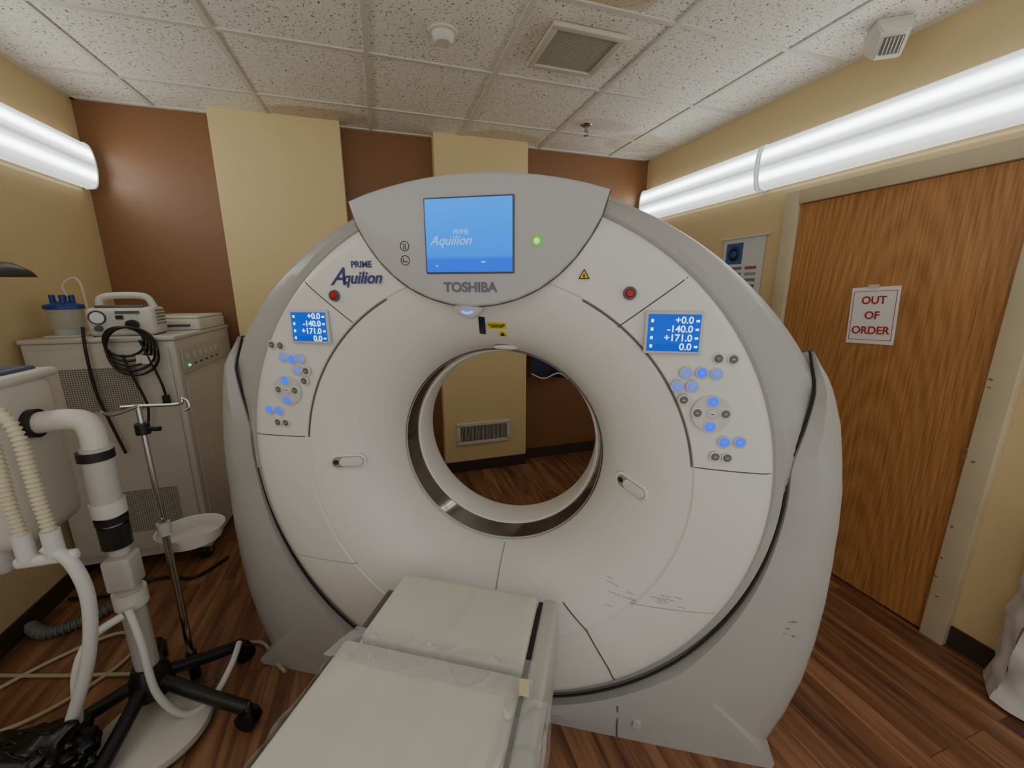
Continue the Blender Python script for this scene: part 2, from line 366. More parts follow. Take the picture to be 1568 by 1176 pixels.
cloth('front_fold',[(2.20,.66,.02),(2.34,.74,.02),(2.36,.72,.78),(2.26,.62,.78)],sheetm,cu,amp=.03,fs=9,res=(20,40))
cloth('side_fold',[(2.16,.2,.02),(2.20,.66,.02),(2.26,.62,.78),(2.22,.2,.78)],sheetm,cu,amp=.05,fs=7,res=(30,40))
cloth('top',[(2.22,.2,.78),(2.26,.62,.78),(2.36,.72,.78),(2.38,.2,.78)],sheetm,cu,amp=.01)
ap=empty('lead_apron',(0,-.06,0)); navy=mat('apron_navy',(34,36,60),.6)
cloth('panel',[(1.24,3.44,.85),(1.60,3.44,.80),(1.58,3.44,1.6),(1.26,3.44,1.6)],navy,ap,amp=.03,fs=5)
tube('piping',[(1.24,3.41,.87),(1.36,3.41,.82),(1.50,3.41,.86),(1.6,3.41,.80)],.006,sheetm,ap)
cyl('hook',(1.42,3.54,1.6),(1.42,3.42,1.62),.01,chrome,ap)

# ---------------------------------------------------------------- CT gantry
ct=empty('ct_scanner',(.296,1.234,0),-math.radians(29))
CX,CZ=-.015,.98
FP=[(.405,.275),(.412,.245),(.432,.195),(.462,.145),(.50,.10),(.545,.064),(.60,.036),(.64,.022),(.664,.016),(.668,.019),(.672,.019),(.676,.012),(.72,.006),(.80,.001),(.86,.002),(.882,.007),(.894,.018),(.90,.034),(.90,.06)]
lathe('front_cover',FP,white,ct,(CX,CZ),n=160)
SP=[p for p in FP if p[0] not in (.668,.672)]
def sd(r):
    if r<=SP[0][0]: return SP[0][1]
    for (r0,d0),(r1,d1) in zip(SP,SP[1:]):
        if r0<=r<=r1 and r1>r0: return d0+(d1-d0)*(r-r0)/(r1-r0)
    return .06
def seam(name,pts,m=seamm,r=.0019,dofs=0):
    Q=[]
    for (x0,z0),(x1,z1) in zip(pts,pts[1:]):
        k=14
        for i in range(k): Q.append((x0+(x1-x0)*i/k,z0+(z1-z0)*i/k))
    Q.append(pts[-1])
    tube(name,[(x,sd(math.hypot(x-CX,z-CZ))+dofs,z) for x,z in Q],r,m,ct,n=6,smooth_path=False)
def arc(r,a0,a1,k=40): return [(CX+r*math.cos(math.radians(a0+(a1-a0)*i/k)),CZ+r*math.sin(math.radians(a0+(a1-a0)*i/k))) for i in range(k+1)]
lathe('bore_window_ring',[(.405,.272),(.402,.285),(.390,.365)],blueglass,ct,(CX,CZ))
lathe('bore_liner',[(.390,.362),(.382,.366),(.378,.378),(.378,.49),(.384,.51),(.42,.56),(.60,.75),(.85,.90),(.97,.93)],white,ct,(CX,CZ))
lathe('ring_trim',[(.400,.262),(.399,.272),(.403,.28)],offw,ct,(CX,CZ))
def loft(name,secs,m,closed=False,smooth=35):
    bm=bmesh.new(); R=[[bm.verts.new(p) for p in s] for s in secs]
    for i in range(len(R)-1):
        for j in range(len(R[0])-1): bm.faces.new((R[i][j],R[i][j+1],R[i+1][j+1],R[i+1][j]))
    bmesh.ops.recalc_face_normals(bm,faces=bm.faces)
    me=bpy.data.meshes.new(name); bm.to_mesh(me); bm.free(); return obj(name,me,m,ct,smooth=smooth)
lathe('inner_ledge',[(.898,.055),(.915,.045),(.942,.052),(.948,.08),(.952,.2)],grey,ct,(CX,CZ),n=160)
secs=[]
for i in range(121):
    t=-4+(184+4)*i/120; sa=abs(t-90)
    ro=.956+.100*(min(sa,70)/65)**2
    q=min(1,max(0,(sa-62)/14)); q=q*q*(3-2*q)
    q2=min(1,max(0,(sa-76)/14)); ro-=.09*q2
    a=math.radians(t); s=[]
    for r,dp in [(.915,.046),(.935,.040),(ro-.035,.052),(ro-.014,.075),(ro-.003,.11),(ro,.16),(ro,.6),(ro-.06,.93)]:
        dp+= .022*q*(1 if r>.94 else 0)
        s.append((CX+r*math.cos(a),dp,CZ+r*math.sin(a)))
    secs.append(s)
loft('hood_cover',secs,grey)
TZ=1.43
half=[(.975,TZ),(.994,1.40),(1.021,1.36),(1.05,1.30),(1.082,1.22),(1.109,1.11),(1.128,1.0),(1.138,.88),(1.142,.75),(1.14,.6),(1.13,.45),(1.11,.30),(1.075,.16),(1.04,.06),(1.015,0),(.9,0),(.75,0),(.6,0),(.49,0),(.3,0),(.15,0),(0,0)]
H=[Vector(p) for p in half]; dense=[]
for a,b2 in zip(H,H[1:]):
    for k in range(6): dense.append(a.lerp(b2,k/6))
dense.append(H[-1])
outl=[(CX+p.x,p.y) for p in dense]+[(CX-p.x,p.y) for p in dense[::-1][1:]]
secs=[]; gap=[]
for x,z in outl:
    dx,dz=x-CX,z-CZ; L=math.hypot(dx,dz); ux,uz=dx/L,dz/L
    fo=min(1,z/.8)*.04-.02
    edge=1 if z>.02 else .25
    tip=max(0,1-(TZ-z)/.36)**1.5
    ri=.95+(L-.004-.95)*tip
    near=max(0,1-(TZ-z)/.10)          # pull the very tip back into the hood
    kb=min(1,max(0,(z-1.0)/.3)); kb=kb*kb*(3-2*kb)
    LB=L*(1-kb)+.985*kb
    w=L-ri; s=[]
    for f,dp,bk in [(0,.20,0),(0,.07+fo*.4,0),(.04,.03+fo,0),(.35,.012+fo,0),(.7,.026+fo,0),(.88,.048+fo,0),(.96,.075+fo,0),(1,.12+fo,0),(1,.165,.35),(1,.21,.9),(1,.5,1),(1,.93,1)]:
        r=ri+w*f
        if bk: r=L+(LB-L)*bk
        if edge<1 and f>.3: dp=(.012+fo) if dp<.4 else dp
        if f==0 and dp>.15: r=min(r,.96) if tip>0 else r
        if dp<.15: dp=dp+(.10-dp)*near*.7
        s.append((CX+ux*r,dp,CZ+uz*r))
    secs.append(s); gap.append((CX+ux*(ri-.001),.050+.4*fo+.04*near,CZ+uz*(ri-.001)))
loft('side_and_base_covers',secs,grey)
tube('fender_gap',gap,.0042,gapm,ct,n=8,smooth_path=False)
tube('base_seam',[(CX+.5,-.009,.004),(CX+.498,-.009,.06),(CX+.496,.0,.13)],.003,seamm,ct,n=6,smooth_path=False)
con=[(-.425,1.868),(-.405,1.80),(-.375,1.745),(-.335,1.69),(-.29,1.645),(-.235,1.605),(-.17,1.575),(-.10,1.557),(-.03,1.551),(.04,1.557),(.11,1.575),(.175,1.605),(.23,1.645),(.275,1.69),(.315,1.745),(.345,1.80),(.365,1.868)]
top=[]
for i in range(13):
    t=i/12; x=.365+(-.425-.365)*t; a=(x+.03)/.40
    top.append((x,1.868+.062*(1-a*a) if abs(a)<1 else 1.868))
prism('console_housing',con+top[1:-1],-.010,.14,console_m,ct,bev=.010)
tube('console_edge_line',[(x,-.001,z) for x,z in con],.0026,seamm,ct,n=6)
SC=(-.037,1.757)
box('screen_bezel',(SC[0],-.0115,SC[1]),(.274,.008,.216),dgrey,ct,bev=.003)
box('touch_screen',(SC[0],-.016,SC[1]),(.264,.003,.206),scr,ct)
text('screen_logo','Aquilion',.038,screenw2,ct,(SC[0]-.055,-.0185,SC[1]-.014),shear=.35)
text('screen_logo_small','PRIME',.018,screenw2,ct,(SC[0]-.022,-.0185,SC[1]+.010))
box('screen_tick_1',(SC[0]+.045,-.018,SC[1]-.075),(.012,.001,.004),screenw2,ct); box('screen_tick_2',(SC[0]-.10,-.018,SC[1]-.085),(.006,.001,.004),screenw2,ct)
text('maker_name','TOSHIBA',.040,mat('print_grey',(105,105,118),.5),ct,(-.037,-.0115,1.608),bold=.001,sx=1.02)
lathe('power_button_ring',[(.006,-.0125),(.010,-.0135),(.015,-.0135),(.017,-.010)],mat('green_ring',(120,195,70),.4,emit=(90,215,40),es=.3),ct,(.165,1.738),n=24)
lathe('power_button',[(.0005,-.0165),(.007,-.0165),(.009,-.0125)],mat('power_button_white',(235,240,230),.4,emit=(235,250,225),es=.5),ct,(.165,1.738),n=20)
for k,z in enumerate((1.732,1.690)):
    lathe('icon_ring_%d'%k,[(.013,-.0102),(.013,-.0112),(.015,-.0112),(.015,-.0102)],blacktxt,ct,(-.243,z),n=24)
    if k==0:
        lathe('icon_lens_0',[(.003,-.0102),(.003,-.0112),(.0045,-.0112),(.0045,-.0102)],blacktxt,ct,(-.243,z+.003),n=16)
        box('icon_bar_0',(-.246,-.011,z-.006),(.002,.001,.008),blacktxt,ct); box('icon_bar_1',(-.240,-.011,z-.006),(.002,.001,.008),blacktxt,ct)
    else:
        box('icon_table_0',(-.243,-.011,z-.004),(.016,.001,.002),blacktxt,ct); box('icon_table_1',(-.249,-.011,z+.001),(.002,.001,.01),blacktxt,ct)
status=mat('status_blue',(150,170,240),.3,emit=(70,120,255),es=1.5)
lathe('status_lip',[(.0005,-.004),(.040,-.003),(.050,.004),(.052,.02)],console_m,ct,(-.05,1.565),n=32)
tube('status_lamp',[(-.068,-.0035,1.536),(-.05,-.0045,1.531),(-.032,-.0035,1.536)],.004,status,ct)
seam('seam_left_radial',[(-.455,1.495),(-.625,1.635)]); seam('seam_right_radial',[(.405,1.495),(.585,1.635)])
seam('seam_left_lower',[(-.69,1.075),(-.91,1.075)]); seam('seam_right_lower',[(.655,1.075),(.88,1.075)])
seam('seam_bottom',[(CX+.025,CZ-.41),(CX+.022,CZ-.67)],softseam,.003)
seam('seam_low_right',[(.50,.56),(.835,.58)],softseam,.0016); seam('seam_low_left',[(-.53,.56),(-.865,.58)],softseam,.0016)
tube('inner_seam_right',[(x,.0165,z) for x,z in arc(.670,62,8)],.0022,seamm,ct,n=6,smooth_path=False)
tube('inner_seam_left',[(x,.0165,z) for x,z in arc(.670,118,172)],.0022,seamm,ct,n=6,smooth_path=False)
seam('seam_cover_right',[(.27,.49),(.36,.42),(.44,.29),(.485,.19)],seamm,.0028)
text('model_name','quilion',.053,txtblue,ct,(-.402,-.0005,1.638),shear=.3,bold=.0008,sx=.96)
text('model_initial','A',.080,txtblue,ct,(-.488,-.0005,1.641),shear=.45,bold=.0004)
text('model_suffix','PRIME',.028,txtblue,ct,(-.400,-.0005,1.680),bold=.0004)
for k,(x,z) in enumerate([(-.505,1.583),(.432,1.592)]):
    lathe('emergency_ring_%d'%k,[(.012,-.003),(.012,-.008),(.017,-.008),(.019,-.001)],dgrey,ct,(x,z),n=24)
    lathe('emergency_button_%d'%k,[(.0005,-.015),(.008,-.014),(.012,-.007)],red,ct,(x,z),n=20)
def tri(name,x,z,s,y,m): return prism(name,[(x-s,z-s*.8),(x+s,z-s*.8),(x,z+s)],y,y+.001,m,ct)
tri('warning_triangle_edge',.302,1.645,.016,-.001,blacktxt); tri('warning_triangle',.302,1.644,.0115,-.0022,yellow); box('warning_dot',(.302,-.003,1.641),(.004,.001,.010),blacktxt,ct)
def onf(x,z): return sd(math.hypot(x-CX,z-CZ))
SL=math.radians(36)
def on_slope(name,x,z,w,h,m,lift=.003,bev=0,ry=0): return box(name,(x,onf(x,z)-lift*.8,z-lift*.6),(w,.004,h),m,ct,bev=bev,rot=(SL,ry,0))
on_slope('sensor_slot',-.030,1.487,.022,.075,mat('slot_navy',(30,32,60),.3),.002,bev=.0015,ry=math.radians(8))
on_slope('laser_label',.022,1.488,.062,.026,yellow,.002)
text('laser_label_text','CAUTION LASER\nRADIATION',.0075,blacktxt,ct,(.022,onf(.022,1.488)-.005,1.485),rot=(math.pi/2+SL,0,0))
on_slope('laser_triangle_plate',.034,1.458,.026,.022,yellow,.002)
text('laser_triangle_mark','▲',.02,blacktxt,ct,(.034,onf(.034,1.458)-.005,1.455),rot=(math.pi/2+SL,0,0))
lathe('laser_window',[(.0005,.0),(.03,.001),(.040,.008)],white,ct,(0,0),n=32)
lw_=bpy.data.objects['laser_window']; lw_.location=(.025,.205,1.392); lw_.rotation_euler=(math.radians(62),0,0); lw_.scale=(1.2,1,.5)
for nm,x,z,w,h in (('left',-.607,1.480,.130,.096),('right',.557,1.483,.140,.104)):
    box('display_frame_'+nm,(x,-.003,z),(w+.016,.010,h+.016),btn_rim,ct,bev=.003)
    box('display_'+nm,(x,-.0085,z),(w,.003,h),scr2,ct)
    text('display_text_'+nm,'+0.0\n-140.0\n+171.0\n 0.0',.027,screenw,ct,(x+w*.36,-.0105,z-.002),align='RIGHT',space=.92,bold=.0003)
    for k in range(4): box('display_mark_%s_%d'%(nm,k),(x-w*.42,-.0105,z+.034-k*.024),(.007,.001,.009),screenw,ct)
    for k in range(4): box('display_unit_%s_%d'%(nm,k),(x+w*.44,-.0105,z+.034-k*.024),(.009,.001,.006),screenw,ct)
RB=[(.684,1.413,'g'),(.723,1.412,'g'),(.603,1.368,'l'),(.645,1.370,'b'),(.684,1.368,'l'),(.582,1.327,'l'),(.623,1.329,'l'),(.603,1.288,'g'),(.683,1.287,'b'),(.644,1.251,'g'),(.684,1.250,'w'),(.720,1.252,'g'),(.682,1.211,'b'),(.726,1.166,'b'),(.768,1.169,'b'),(.706,1.119,'g'),(.739,1.118,'g')]
LB_=[(-.769,1.414,'g'),(-.735,1.412,'g'),(-.730,1.371,'l'),(-.697,1.365,'b'),(-.662,1.368,'l'),(-.679,1.326,'l'),(-.645,1.325,'g'),(-.734,1.288,'b'),(-.657,1.289,'g'),(-.766,1.253,'g'),(-.731,1.252,'w'),(-.699,1.252,'g'),(-.734,1.214,'b'),(-.814,1.174,'b'),(-.775,1.172,'b'),(-.787,1.128,'g'),(-.754,1.128,'g')]
for nm,BB,c0 in (('right',RB,(.683,1.250)),('left',LB_,(-.733,1.251))):
    lathe('button_pad_'+nm,[(.0005,-.001),(.054,-.001),(.056,.004)],mat('pad_pale',(203,201,200),.36),ct,c0,n=40)
    for k,(x,z,t) in enumerate(BB):
        rr=.0125 if t in 'gw' else .0150
        lathe('button_rim_%s_%d'%(nm,k),[(rr-.001,-.003),(rr,-.004),(rr+.003,-.003),(rr+.004,.004)],btn_rim if t!='g' else offw,ct,(x,z),n=20)
        lathe('button_%s_%d'%(nm,k),[(.0005,-.0055),(rr*.75,-.005),(rr,-.002)],{'g':btn_grey,'l':btn_light,'b':btn_blue,'w':offw}[t],ct,(x,z),n=20)
        box('button_glyph_%s_%d'%(nm,k),(x,-.0062,z),(.008,.001,.002),offw if t!='w' else blacktxt,ct)
for k,(x,z) in enumerate([(-.56,.965),(.485,.95)]):
    sgn=1 if x>0 else -1; r0=math.hypot(x-CX,z-CZ)
    slope=(sd(r0+.02)-sd(r0-.02))/.04*.8
    e_=empty('latch_%d'%k,(x,sd(r0),z)); e_.parent=ct
    e_.rotation_euler=(0,math.radians(16 if sgn>0 else 4),math.atan(slope)*sgn)
    def capsule(nm,L,hh,y,m,xo=0):
        pl=[]
        for i in range(24):
            t=2*math.pi*i/24; pl.append((xo+math.copysign(L-hh,math.cos(t))+hh*math.cos(t),hh*math.sin(t)))
        return prism(nm,pl,y,y+.014,m,e_,bev=.0025)
    capsule('rim',.066,.030,-.005,white); capsule('recess',.058,.023,-.0058,mat('latch_shadow',(150,145,140),.5)); capsule('lever',.042,.019,-.0095,offw,.012)
    lathe('key_hole',[(.0005,-.0068),(.010,-.0066)],blacktxt,e_,(-.042,0),n=16)
scuffm=mat('scuff',(105,100,94),.8)
for k in range(16):
    x=.50+random.gauss(0,.07); z=.60+random.gauss(0,.03); L=random.uniform(.01,.06)
    seam('scuff_%d'%k,[(x,z),(x+L,z-L*.12)],scuffm,.0009,.0003)
for k in range(9):
    x=.98+random.uniform(-.03,.05); z=.54+random.uniform(-.05,.04); L=random.uniform(.006,.03)
    fo=min(1,z/.8)*.04-.02
    box('fender_scuff_%d'%k,(x,.012+fo+.003,z),(L,.002,.0018),scuffm,ct,rot=(0,random.uniform(-.3,.4),0))
lathe('screw_cap_0',[(.0005,-.016),(.014,-.016),(.016,-.006)],console_m,ct,(.55,.08),n=20)

# ---------------------------------------------------------------- patient table
pt=empty('patient_table',(.296,1.234,0),-math.radians(30.5))
S0,S1=-.325,.195
def softpad(name,x0,x1,y0,y1,z0,z1,seed):
    bm=bmesh.new(); bmesh.ops.create_cube(bm,size=1); bmesh.ops.scale(bm,vec=(x1-x0,y1-y0,z1-z0),verts=bm.verts)
    bmesh.ops.bevel(bm,geom=bm.edges[:],offset=.014,segments=3,profile=.5,affect='EDGES')
    bmesh.ops.translate(bm,vec=((x0+x1)/2,(y0+y1)/2,(z0+z1)/2),verts=bm.verts)
    big=[f for f in bm.faces if f.normal.z>.95]
    bmesh.ops.subdivide_edges(bm,edges=list({e for f in big for e in f.edges}),cuts=40,use_grid_fill=True)
    for v_ in bm.verts:
        if v_.co.z>z1-.001:
            u=min(v_.co.x-x0,x1-v_.co.x,v_.co.y-y0,y1-v_.co.y); k=min(1,max(0,(u-.014)/.03))
            h=.0045*noise.noise(v_.co*6+Vector((seed,0,0)))
            cr=abs(noise.noise(Vector((v_.co.x*6,v_.co.y*2.0,seed)))); h+=.0036*max(0,1-cr*9)
            v_.co.z+=k*h
    me=bpy.data.meshes.new(name); bm.to_mesh(me); bm.free(); return obj(name,me,padm,pt,smooth=50)
softpad('head_cushion',S0+.03,S1,-.335,-.055,.545,.603,1)
softpad('body_cushion',S0-.008,S1+.004,-1.75,-.350,.54,.600,5)
box2('cradle_board',(S0+.0,-1.8,.50),(S1+.005,-.06,.545),offw,pt,bev=.012)
railm=mat('rail_grey',(186,184,176),.4)
box2('side_rail_right',(S1+.014,-1.9,.30),(S1+.068,-.035,.582),railm,pt,bev=.016,seg=5)
box2('rail_gap_shade_strip',(S1+.002,-1.9,.50),(S1+.016,-.05,.572),mat('gap_shade_navy',(38,40,52),.5),pt)  # dark strip paints in the shade of the gap between pad and rail
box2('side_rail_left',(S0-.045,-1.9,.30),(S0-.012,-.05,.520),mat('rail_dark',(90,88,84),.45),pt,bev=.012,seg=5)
box2('top_frame',(S0,-1.85,.42),(S1,-.10,.50),grey,pt,bev=.01)
box2('lift_column',(S0+.03,-1.5,.10),(S1-.0,-.12,.43),grey,pt,bev=.03)
box2('base_cover',(S0-.02,-1.65,0),(S1+.03,-.10,.12),grey,pt,bev=.03)
film=bpy.data.materials.new('clear_plastic_film'); film.use_nodes=True
nt=film.node_tree; b_=nt.nodes['Principled BSDF']; b_.inputs['Base Color'].default_value=(.62,.62,.61,1); b_.inputs['Roughness'].default_value=.09; b_.inputs['Specular IOR Level'].default_value=1.0
b_.inputs['Coat Weight'].default_value=1.0; b_.inputs['Coat Roughness'].default_value=.05
lw=nt.nodes.new('ShaderNodeLayerWeight'); lw.inputs[0].default_value=.4
mr2=nt.nodes.new('ShaderNodeMapRange'); mr2.inputs[3].default_value=.20; mr2.inputs[4].default_value=.8; nt.links.new(lw.outputs['Facing'],mr2.inputs[0]); nt.links.new(mr2.outputs[0],b_.inputs['Alpha'])
cloth('plastic_band',[(S0-.03,-.42,.608),(S1+.04,-.42,.608),(S1+.035,-.315,.613),(S0+.01,-.315,.612)],film,pt,res=(180,44),amp=.0045,fs=15,crease=1.5,edge=.008)
cloth('plastic_cover_right',[(S1-.025,-1.6,.604),(S1-.025,-.42,.605),(S1+.080,-.40,.590),(S1+.085,-1.6,.575)],film,pt,res=(180,24),amp=.005,fs=12,seed=4,crease=1.5,edge=.008)
cloth('plastic_drape_right',[(S1+.080,-1.6,.585),(S1+.080,-.37,.588),(S1+.088,-.36,.44),(S1+.090,-1.6,.40)],film,pt,res=(150,24),amp=.006,fs=10,seed=4,crease=1.2,edge=.008)
cloth('plastic_drape_left',[(S0-.014,-1.6,.598),(S0-.014,-.34,.600),(S0-.055,-.34,.46),(S0-.065,-1.6,.42)],film,pt,res=(150,24),amp=.006,fs=10,seed=9,crease=1.2,edge=.006)
box('tag',(S1+.02,-.40,.620),(.026,.042,.002),mat('tag_cream',(200,190,150),.6),pt,rot=(.1,.2,.2))

# ---------------------------------------------------------------- equipment cabinet
cb=empty('equipment_cabinet',(0,0,0))
cx0,cx1,cy0,cy1,cz0,cz1=-1.70,-1.07,2.60,3.42,.10,1.34
box2('body',(cx0,cy0,cz0),(cx1,cy1,cz1),cabm,cb,bev=.008)
box2('top_lid',(cx0-.005,cy0-.008,cz1),(cx1+.006,cy1,cz1+.022),cabm,cb,bev=.006)
box2('front_door',(cx0+.02,cy0-.010,cz0+.05),(cx1-.03,cy0,cz1-.03),cabm,cb,bev=.004)
mesh_m=mat('vent_mesh_dark',(110,106,98),.6)
for nm,(x0,x1,z0,z1) in {'upper':(-1.57,-1.25,.98,1.21),'lower':(-1.50,-1.18,.27,.52)}.items():
    box2('vent_%s'%nm,(x0,cy0-.013,z0),(x1,cy0-.009,z1),mesh_m,cb)
    for k in range(32): box2('vent_%s_v%d'%(nm,k),(x0+(x1-x0)*k/31-.0014,cy0-.015,z0),(x0+(x1-x0)*k/31+.0014,cy0-.012,z1),cabm,cb)
    for k in range(22): box2('vent_%s_h%d'%(nm,k),(x0,cy0-.015,z0+(z1-z0)*k/21-.0014),(x1,cy0-.012,z0+(z1-z0)*k/21+.0014),cabm,cb)
box2('side_panel',(cx1,cy0+.04,cz0+.05),(cx1+.008,cy1-.03,cz1-.22),cabm,cb,bev=.003)
box2('control_strip',(cx1,cy0+.04,cz1-.19),(cx1+.010,cy1-.1,cz1-.05),mat('strip_grey',(188,184,172),.4),cb,bev=.003)
gl=mat('led_green',(80,255,120),.4,emit=(60,255,110),es=1.6)
for k in range(6):
    y=cy0+.10+k*.08
    box('strip_button_%d'%k,(cx1+.013,y,cz1-.10),(.008,.022,.03),offw,cb); box('strip_led_%d'%k,(cx1+.013,y,cz1-.15),(.008,.016,.010),gl if k==0 else dgrey,cb)
for k,(x,y) in enumerate([(cx0+.08,cy0+.08),(cx1-.06,cy0+.07),(cx1-.06,cy1-.08),(cx0+.08,cy1-.08)]):
    cyl('caster_%d'%k,(x-.02,y,.05),(x+.02,y,.05),.05,black,cb); box('caster_fork_%d'%k,(x,y,.08),(.055,.05,.05),dgrey,cb,bev=.005)
    cyl('caster_hub_%d'%k,(x+.018,y,.05),(x+.024,y,.05),.022,chrome,cb)
for k,z in enumerate((.72,.60)): box('sticker_%d'%k,(cx1+.009,cy0+.2,z),(.002,.05,.05),mat('sticker',(215,210,170),.5),cb)
fb=empty('printer_unit',(-1.22,3.17,cz1+.022))
box('case',(0,0,.035),(.30,.42,.07),offw,fb,bev=.012); box('lid',(0,0,.078),(.29,.41,.016),offw,fb,bev=.006); box('slot',(0,-.211,.03),(.2,.004,.015),dgrey,fb)
Z0=cz1+.022
su=empty('suction_machine',(-1.33,2.78,Z0),math.radians(6))
box('base',(0,0,.075),(.28,.20,.15),offw,su,bev=.025)
box('feet',(0,0,.006),(.26,.16,.012),black,su)
box('front_panel',(-.03,-.101,.085),(.20,.006,.10),mat('panel_grey',(200,200,196),.4),su,bev=.003)
tube('handle',[(-.11,0,.145),(-.10,0,.195),(-.04,0,.21),(.06,0,.21),(.10,0,.195),(.12,0,.145)],.018,offw,su)
box('control_deck',(.0,-.06,.152),(.20,.05,.02),dgrey,su,bev=.004)
lathe('gauge_rim',[(.0005,-.106),(.030,-.106),(.035,-.112),(.038,-.101)],dgrey,su,(-.09,.10),n=28)
lathe('gauge_face',[(.0005,-.1075),(.029,-.1075)],mat('gauge_white',(235,235,235),.4),su,(-.09,.10),n=24)
lathe('vacuum_knob',[(.0005,-.125),(.014,-.124),(.017,-.101)],dgrey,su,(-.09,.045),n=20)
box('switch',(.0,-.106,.10),(.03,.01,.02),blackp,su); box('label',(.035,-.106,.125),(.10,.002,.015),dgrey,su)
cyl('power_port',(.05,-.10,.06),(.05,-.13,.06),.026,black,su)
for k in range(5): box('side_vent_%d'%k,(.142,0,.06+k*.018),(.004,.12,.006),dgrey,su)
sc=empty('suction_canister',(-1.585,2.76,Z0))
clear=mat('canister_clear',(205,210,210),.08,trans=.0,alpha=.38)
lathe('jar',[(.0005,.004),(.058,.004),(.062,.012),(.070,.15)],clear,sc,axis='Z',n=40)
lathe('liquid',[(.0005,.008),(.056,.008),(.060,.04),(.0005,.041)],offw,sc,axis='Z',n=32)
bl=mat('canister_lid_blue',(30,62,140),.35)
lathe('lid',[(.0005,.185),(.035,.183),(.05,.172),(.074,.165),(.078,.155),(.078,.145),(.07,.142)],bl,sc,axis='Z',n=40)
for k,a in enumerate((20,110,200,300)): cyl('port_%d'%k,(.035*math.cos(math.radians(a)),.035*math.sin(math.radians(a)),.17),(.035*math.cos(math.radians(a)),.035*math.sin(math.radians(a)),.215),.012,bl,sc)
box('bracket',(0,0,.005),(.15,.13,.010),offw,sc,bev=.003)
tube('suction_tube',[(.03,-.01,.21),(.02,-.01,.26),(.06,0,.30),(.09,0,.27),(.095,0,.12),(.09,0,.06)],.006,mat('tubing_clear',(215,205,185),.2,alpha=.7),sc)
pc=empty('power_cord',(0,0,0)); cordm=mat('cord_black',(26,26,28),.4)
for k in range(5):
    cx,cz,rx,rz=-1.27+.01*k,1.345-.012*k,.085+.006*k,.075+.012*k
    tube('loop_%d'%k,[(cx+rx*math.cos(t*math.pi/8),2.565-.006*k+.008*math.sin(t),cz+rz*math.sin(t*math.pi/8)) for t in range(17)],.006,cordm,pc,n=8)
tube('lead_plug',[(-1.20,2.56,1.35),(-1.17,2.555,1.25),(-1.14,2.555,1.12),(-1.135,2.56,1.05)],.006,cordm,pc,n=8)
box('plug',(-1.135,2.56,1.03),(.03,.025,.05),blackp,pc,bev=.005)
tube('lead_down',[(-1.44,2.60,1.42),(-1.43,2.565,1.30),(-1.425,2.56,1.1),(-1.40,2.56,.95),(-1.36,2.56,.75)],.007,cordm,pc,n=8)
tube('lead_down_2',[(-1.28,2.55,1.28),(-1.25,2.55,1.15),(-1.22,2.555,1.0),(-1.25,2.56,.85)],.006,cordm,pc,n=8)
box('tag',(-1.19,2.553,1.25),(.075,.002,.045),offw,pc,rot=(0,.1,0))

# ---------------------------------------------------------------- contrast injector on stand
ij=empty('contrast_injector',(0,0,0))
sx,sy=-.93,1.60
gp=mat('stand_grey',(186,184,180),.35)
lathe('weight_disc',[(.0005,.055),(.15,.055),(.175,.045),(.18,.03),(.178,.022),(.0005,.022)],offw,ij,axis='Z',n=56,off=(-.90,1.50,0))
for k,(a,r) in enumerate(((-24,.38),(36,.30),(112,.32),(196,.32),(262,.34))):
    t=math.radians(a)
    ex,ey=sx+r*math.cos(t),sy+r*math.sin(t)
    tube('leg_%d'%k,[(sx+.03*math.cos(t),sy+.03*math.sin(t),.17),(sx+.6*r*math.cos(t),sy+.6*r*math.sin(t),.115),(ex,ey,.08)],.024,blackp,ij,n=10)
    nx,ny=-math.sin(t),math.cos(t)
    for q in (-1,1): cyl('wheel_%d_%d'%(k,q),(ex+nx*q*.010,ey+ny*q*.010,.037),(ex+nx*q*.026,ey+ny*q*.026,.037),.037,black,ij,n=20)
    cyl('caster_stem_%d'%k,(ex,ey,.03),(ex,ey,.10),.012,dgrey,ij)
lathe('hub',[(.0005,.24),(.045,.235),(.06,.20),(.07,.12),(.0005,.12)],blackp,ij,axis='Z',n=24,off=(sx,sy,0))
cyl('lower_post',(sx,sy,.15),(sx,sy,.60),.036,gp,ij); cyl('post_collar',(sx,sy,.50),(sx,sy,.56),.048,offw,ij)
box('post_bracket',(sx+.01,sy-.02,.65),(.08,.08,.12),gp,ij,bev=.01)
cyl('mid_post',(sx,sy,.58),(sx,sy,.92),.030,gp,ij); cyl('mid_clamp',(sx,sy,.74),(sx,sy,.82),.042,blackp,ij); cyl('mid_ring',(sx,sy,.86),(sx,sy,.91),.046,offw,ij)
cyl('mid_ring_black',(sx,sy,.83),(sx,sy,.85),.044,black,ij)
cyl('upper_sleeve',(sx,sy,.91),(sx+.005,sy,1.10),.042,gp,ij); cyl('upper_band',(sx,sy,1.06),(sx,sy,1.09),.047,black,ij)
tube('arm',[(sx+.005,sy,1.10),(sx+.005,sy,1.15),(sx-.01,sy,1.19),(sx-.06,sy,1.20),(sx-.13,sy,1.195)],.034,offw,ij,n=20)
box('head_housing',(-1.25,1.62,1.08),(.36,.28,.54),offw,ij,bev=.06,seg=6)
box('head_top_tray',(-1.25,1.62,1.352),(.30,.22,.02),mat('tray_bluegrey',(70,86,120),.3),ij,bev=.01)
box('head_rim',(-1.25,1.62,1.335),(.37,.29,.03),offw,ij,bev=.014)
box('head_lower',(-1.27,1.60,.80),(.26,.22,.12),gp,ij,bev=.03)
cyl('arm_mount',(-1.09,sy,1.195),(-1.05,sy,1.195),.045,blackp,ij)
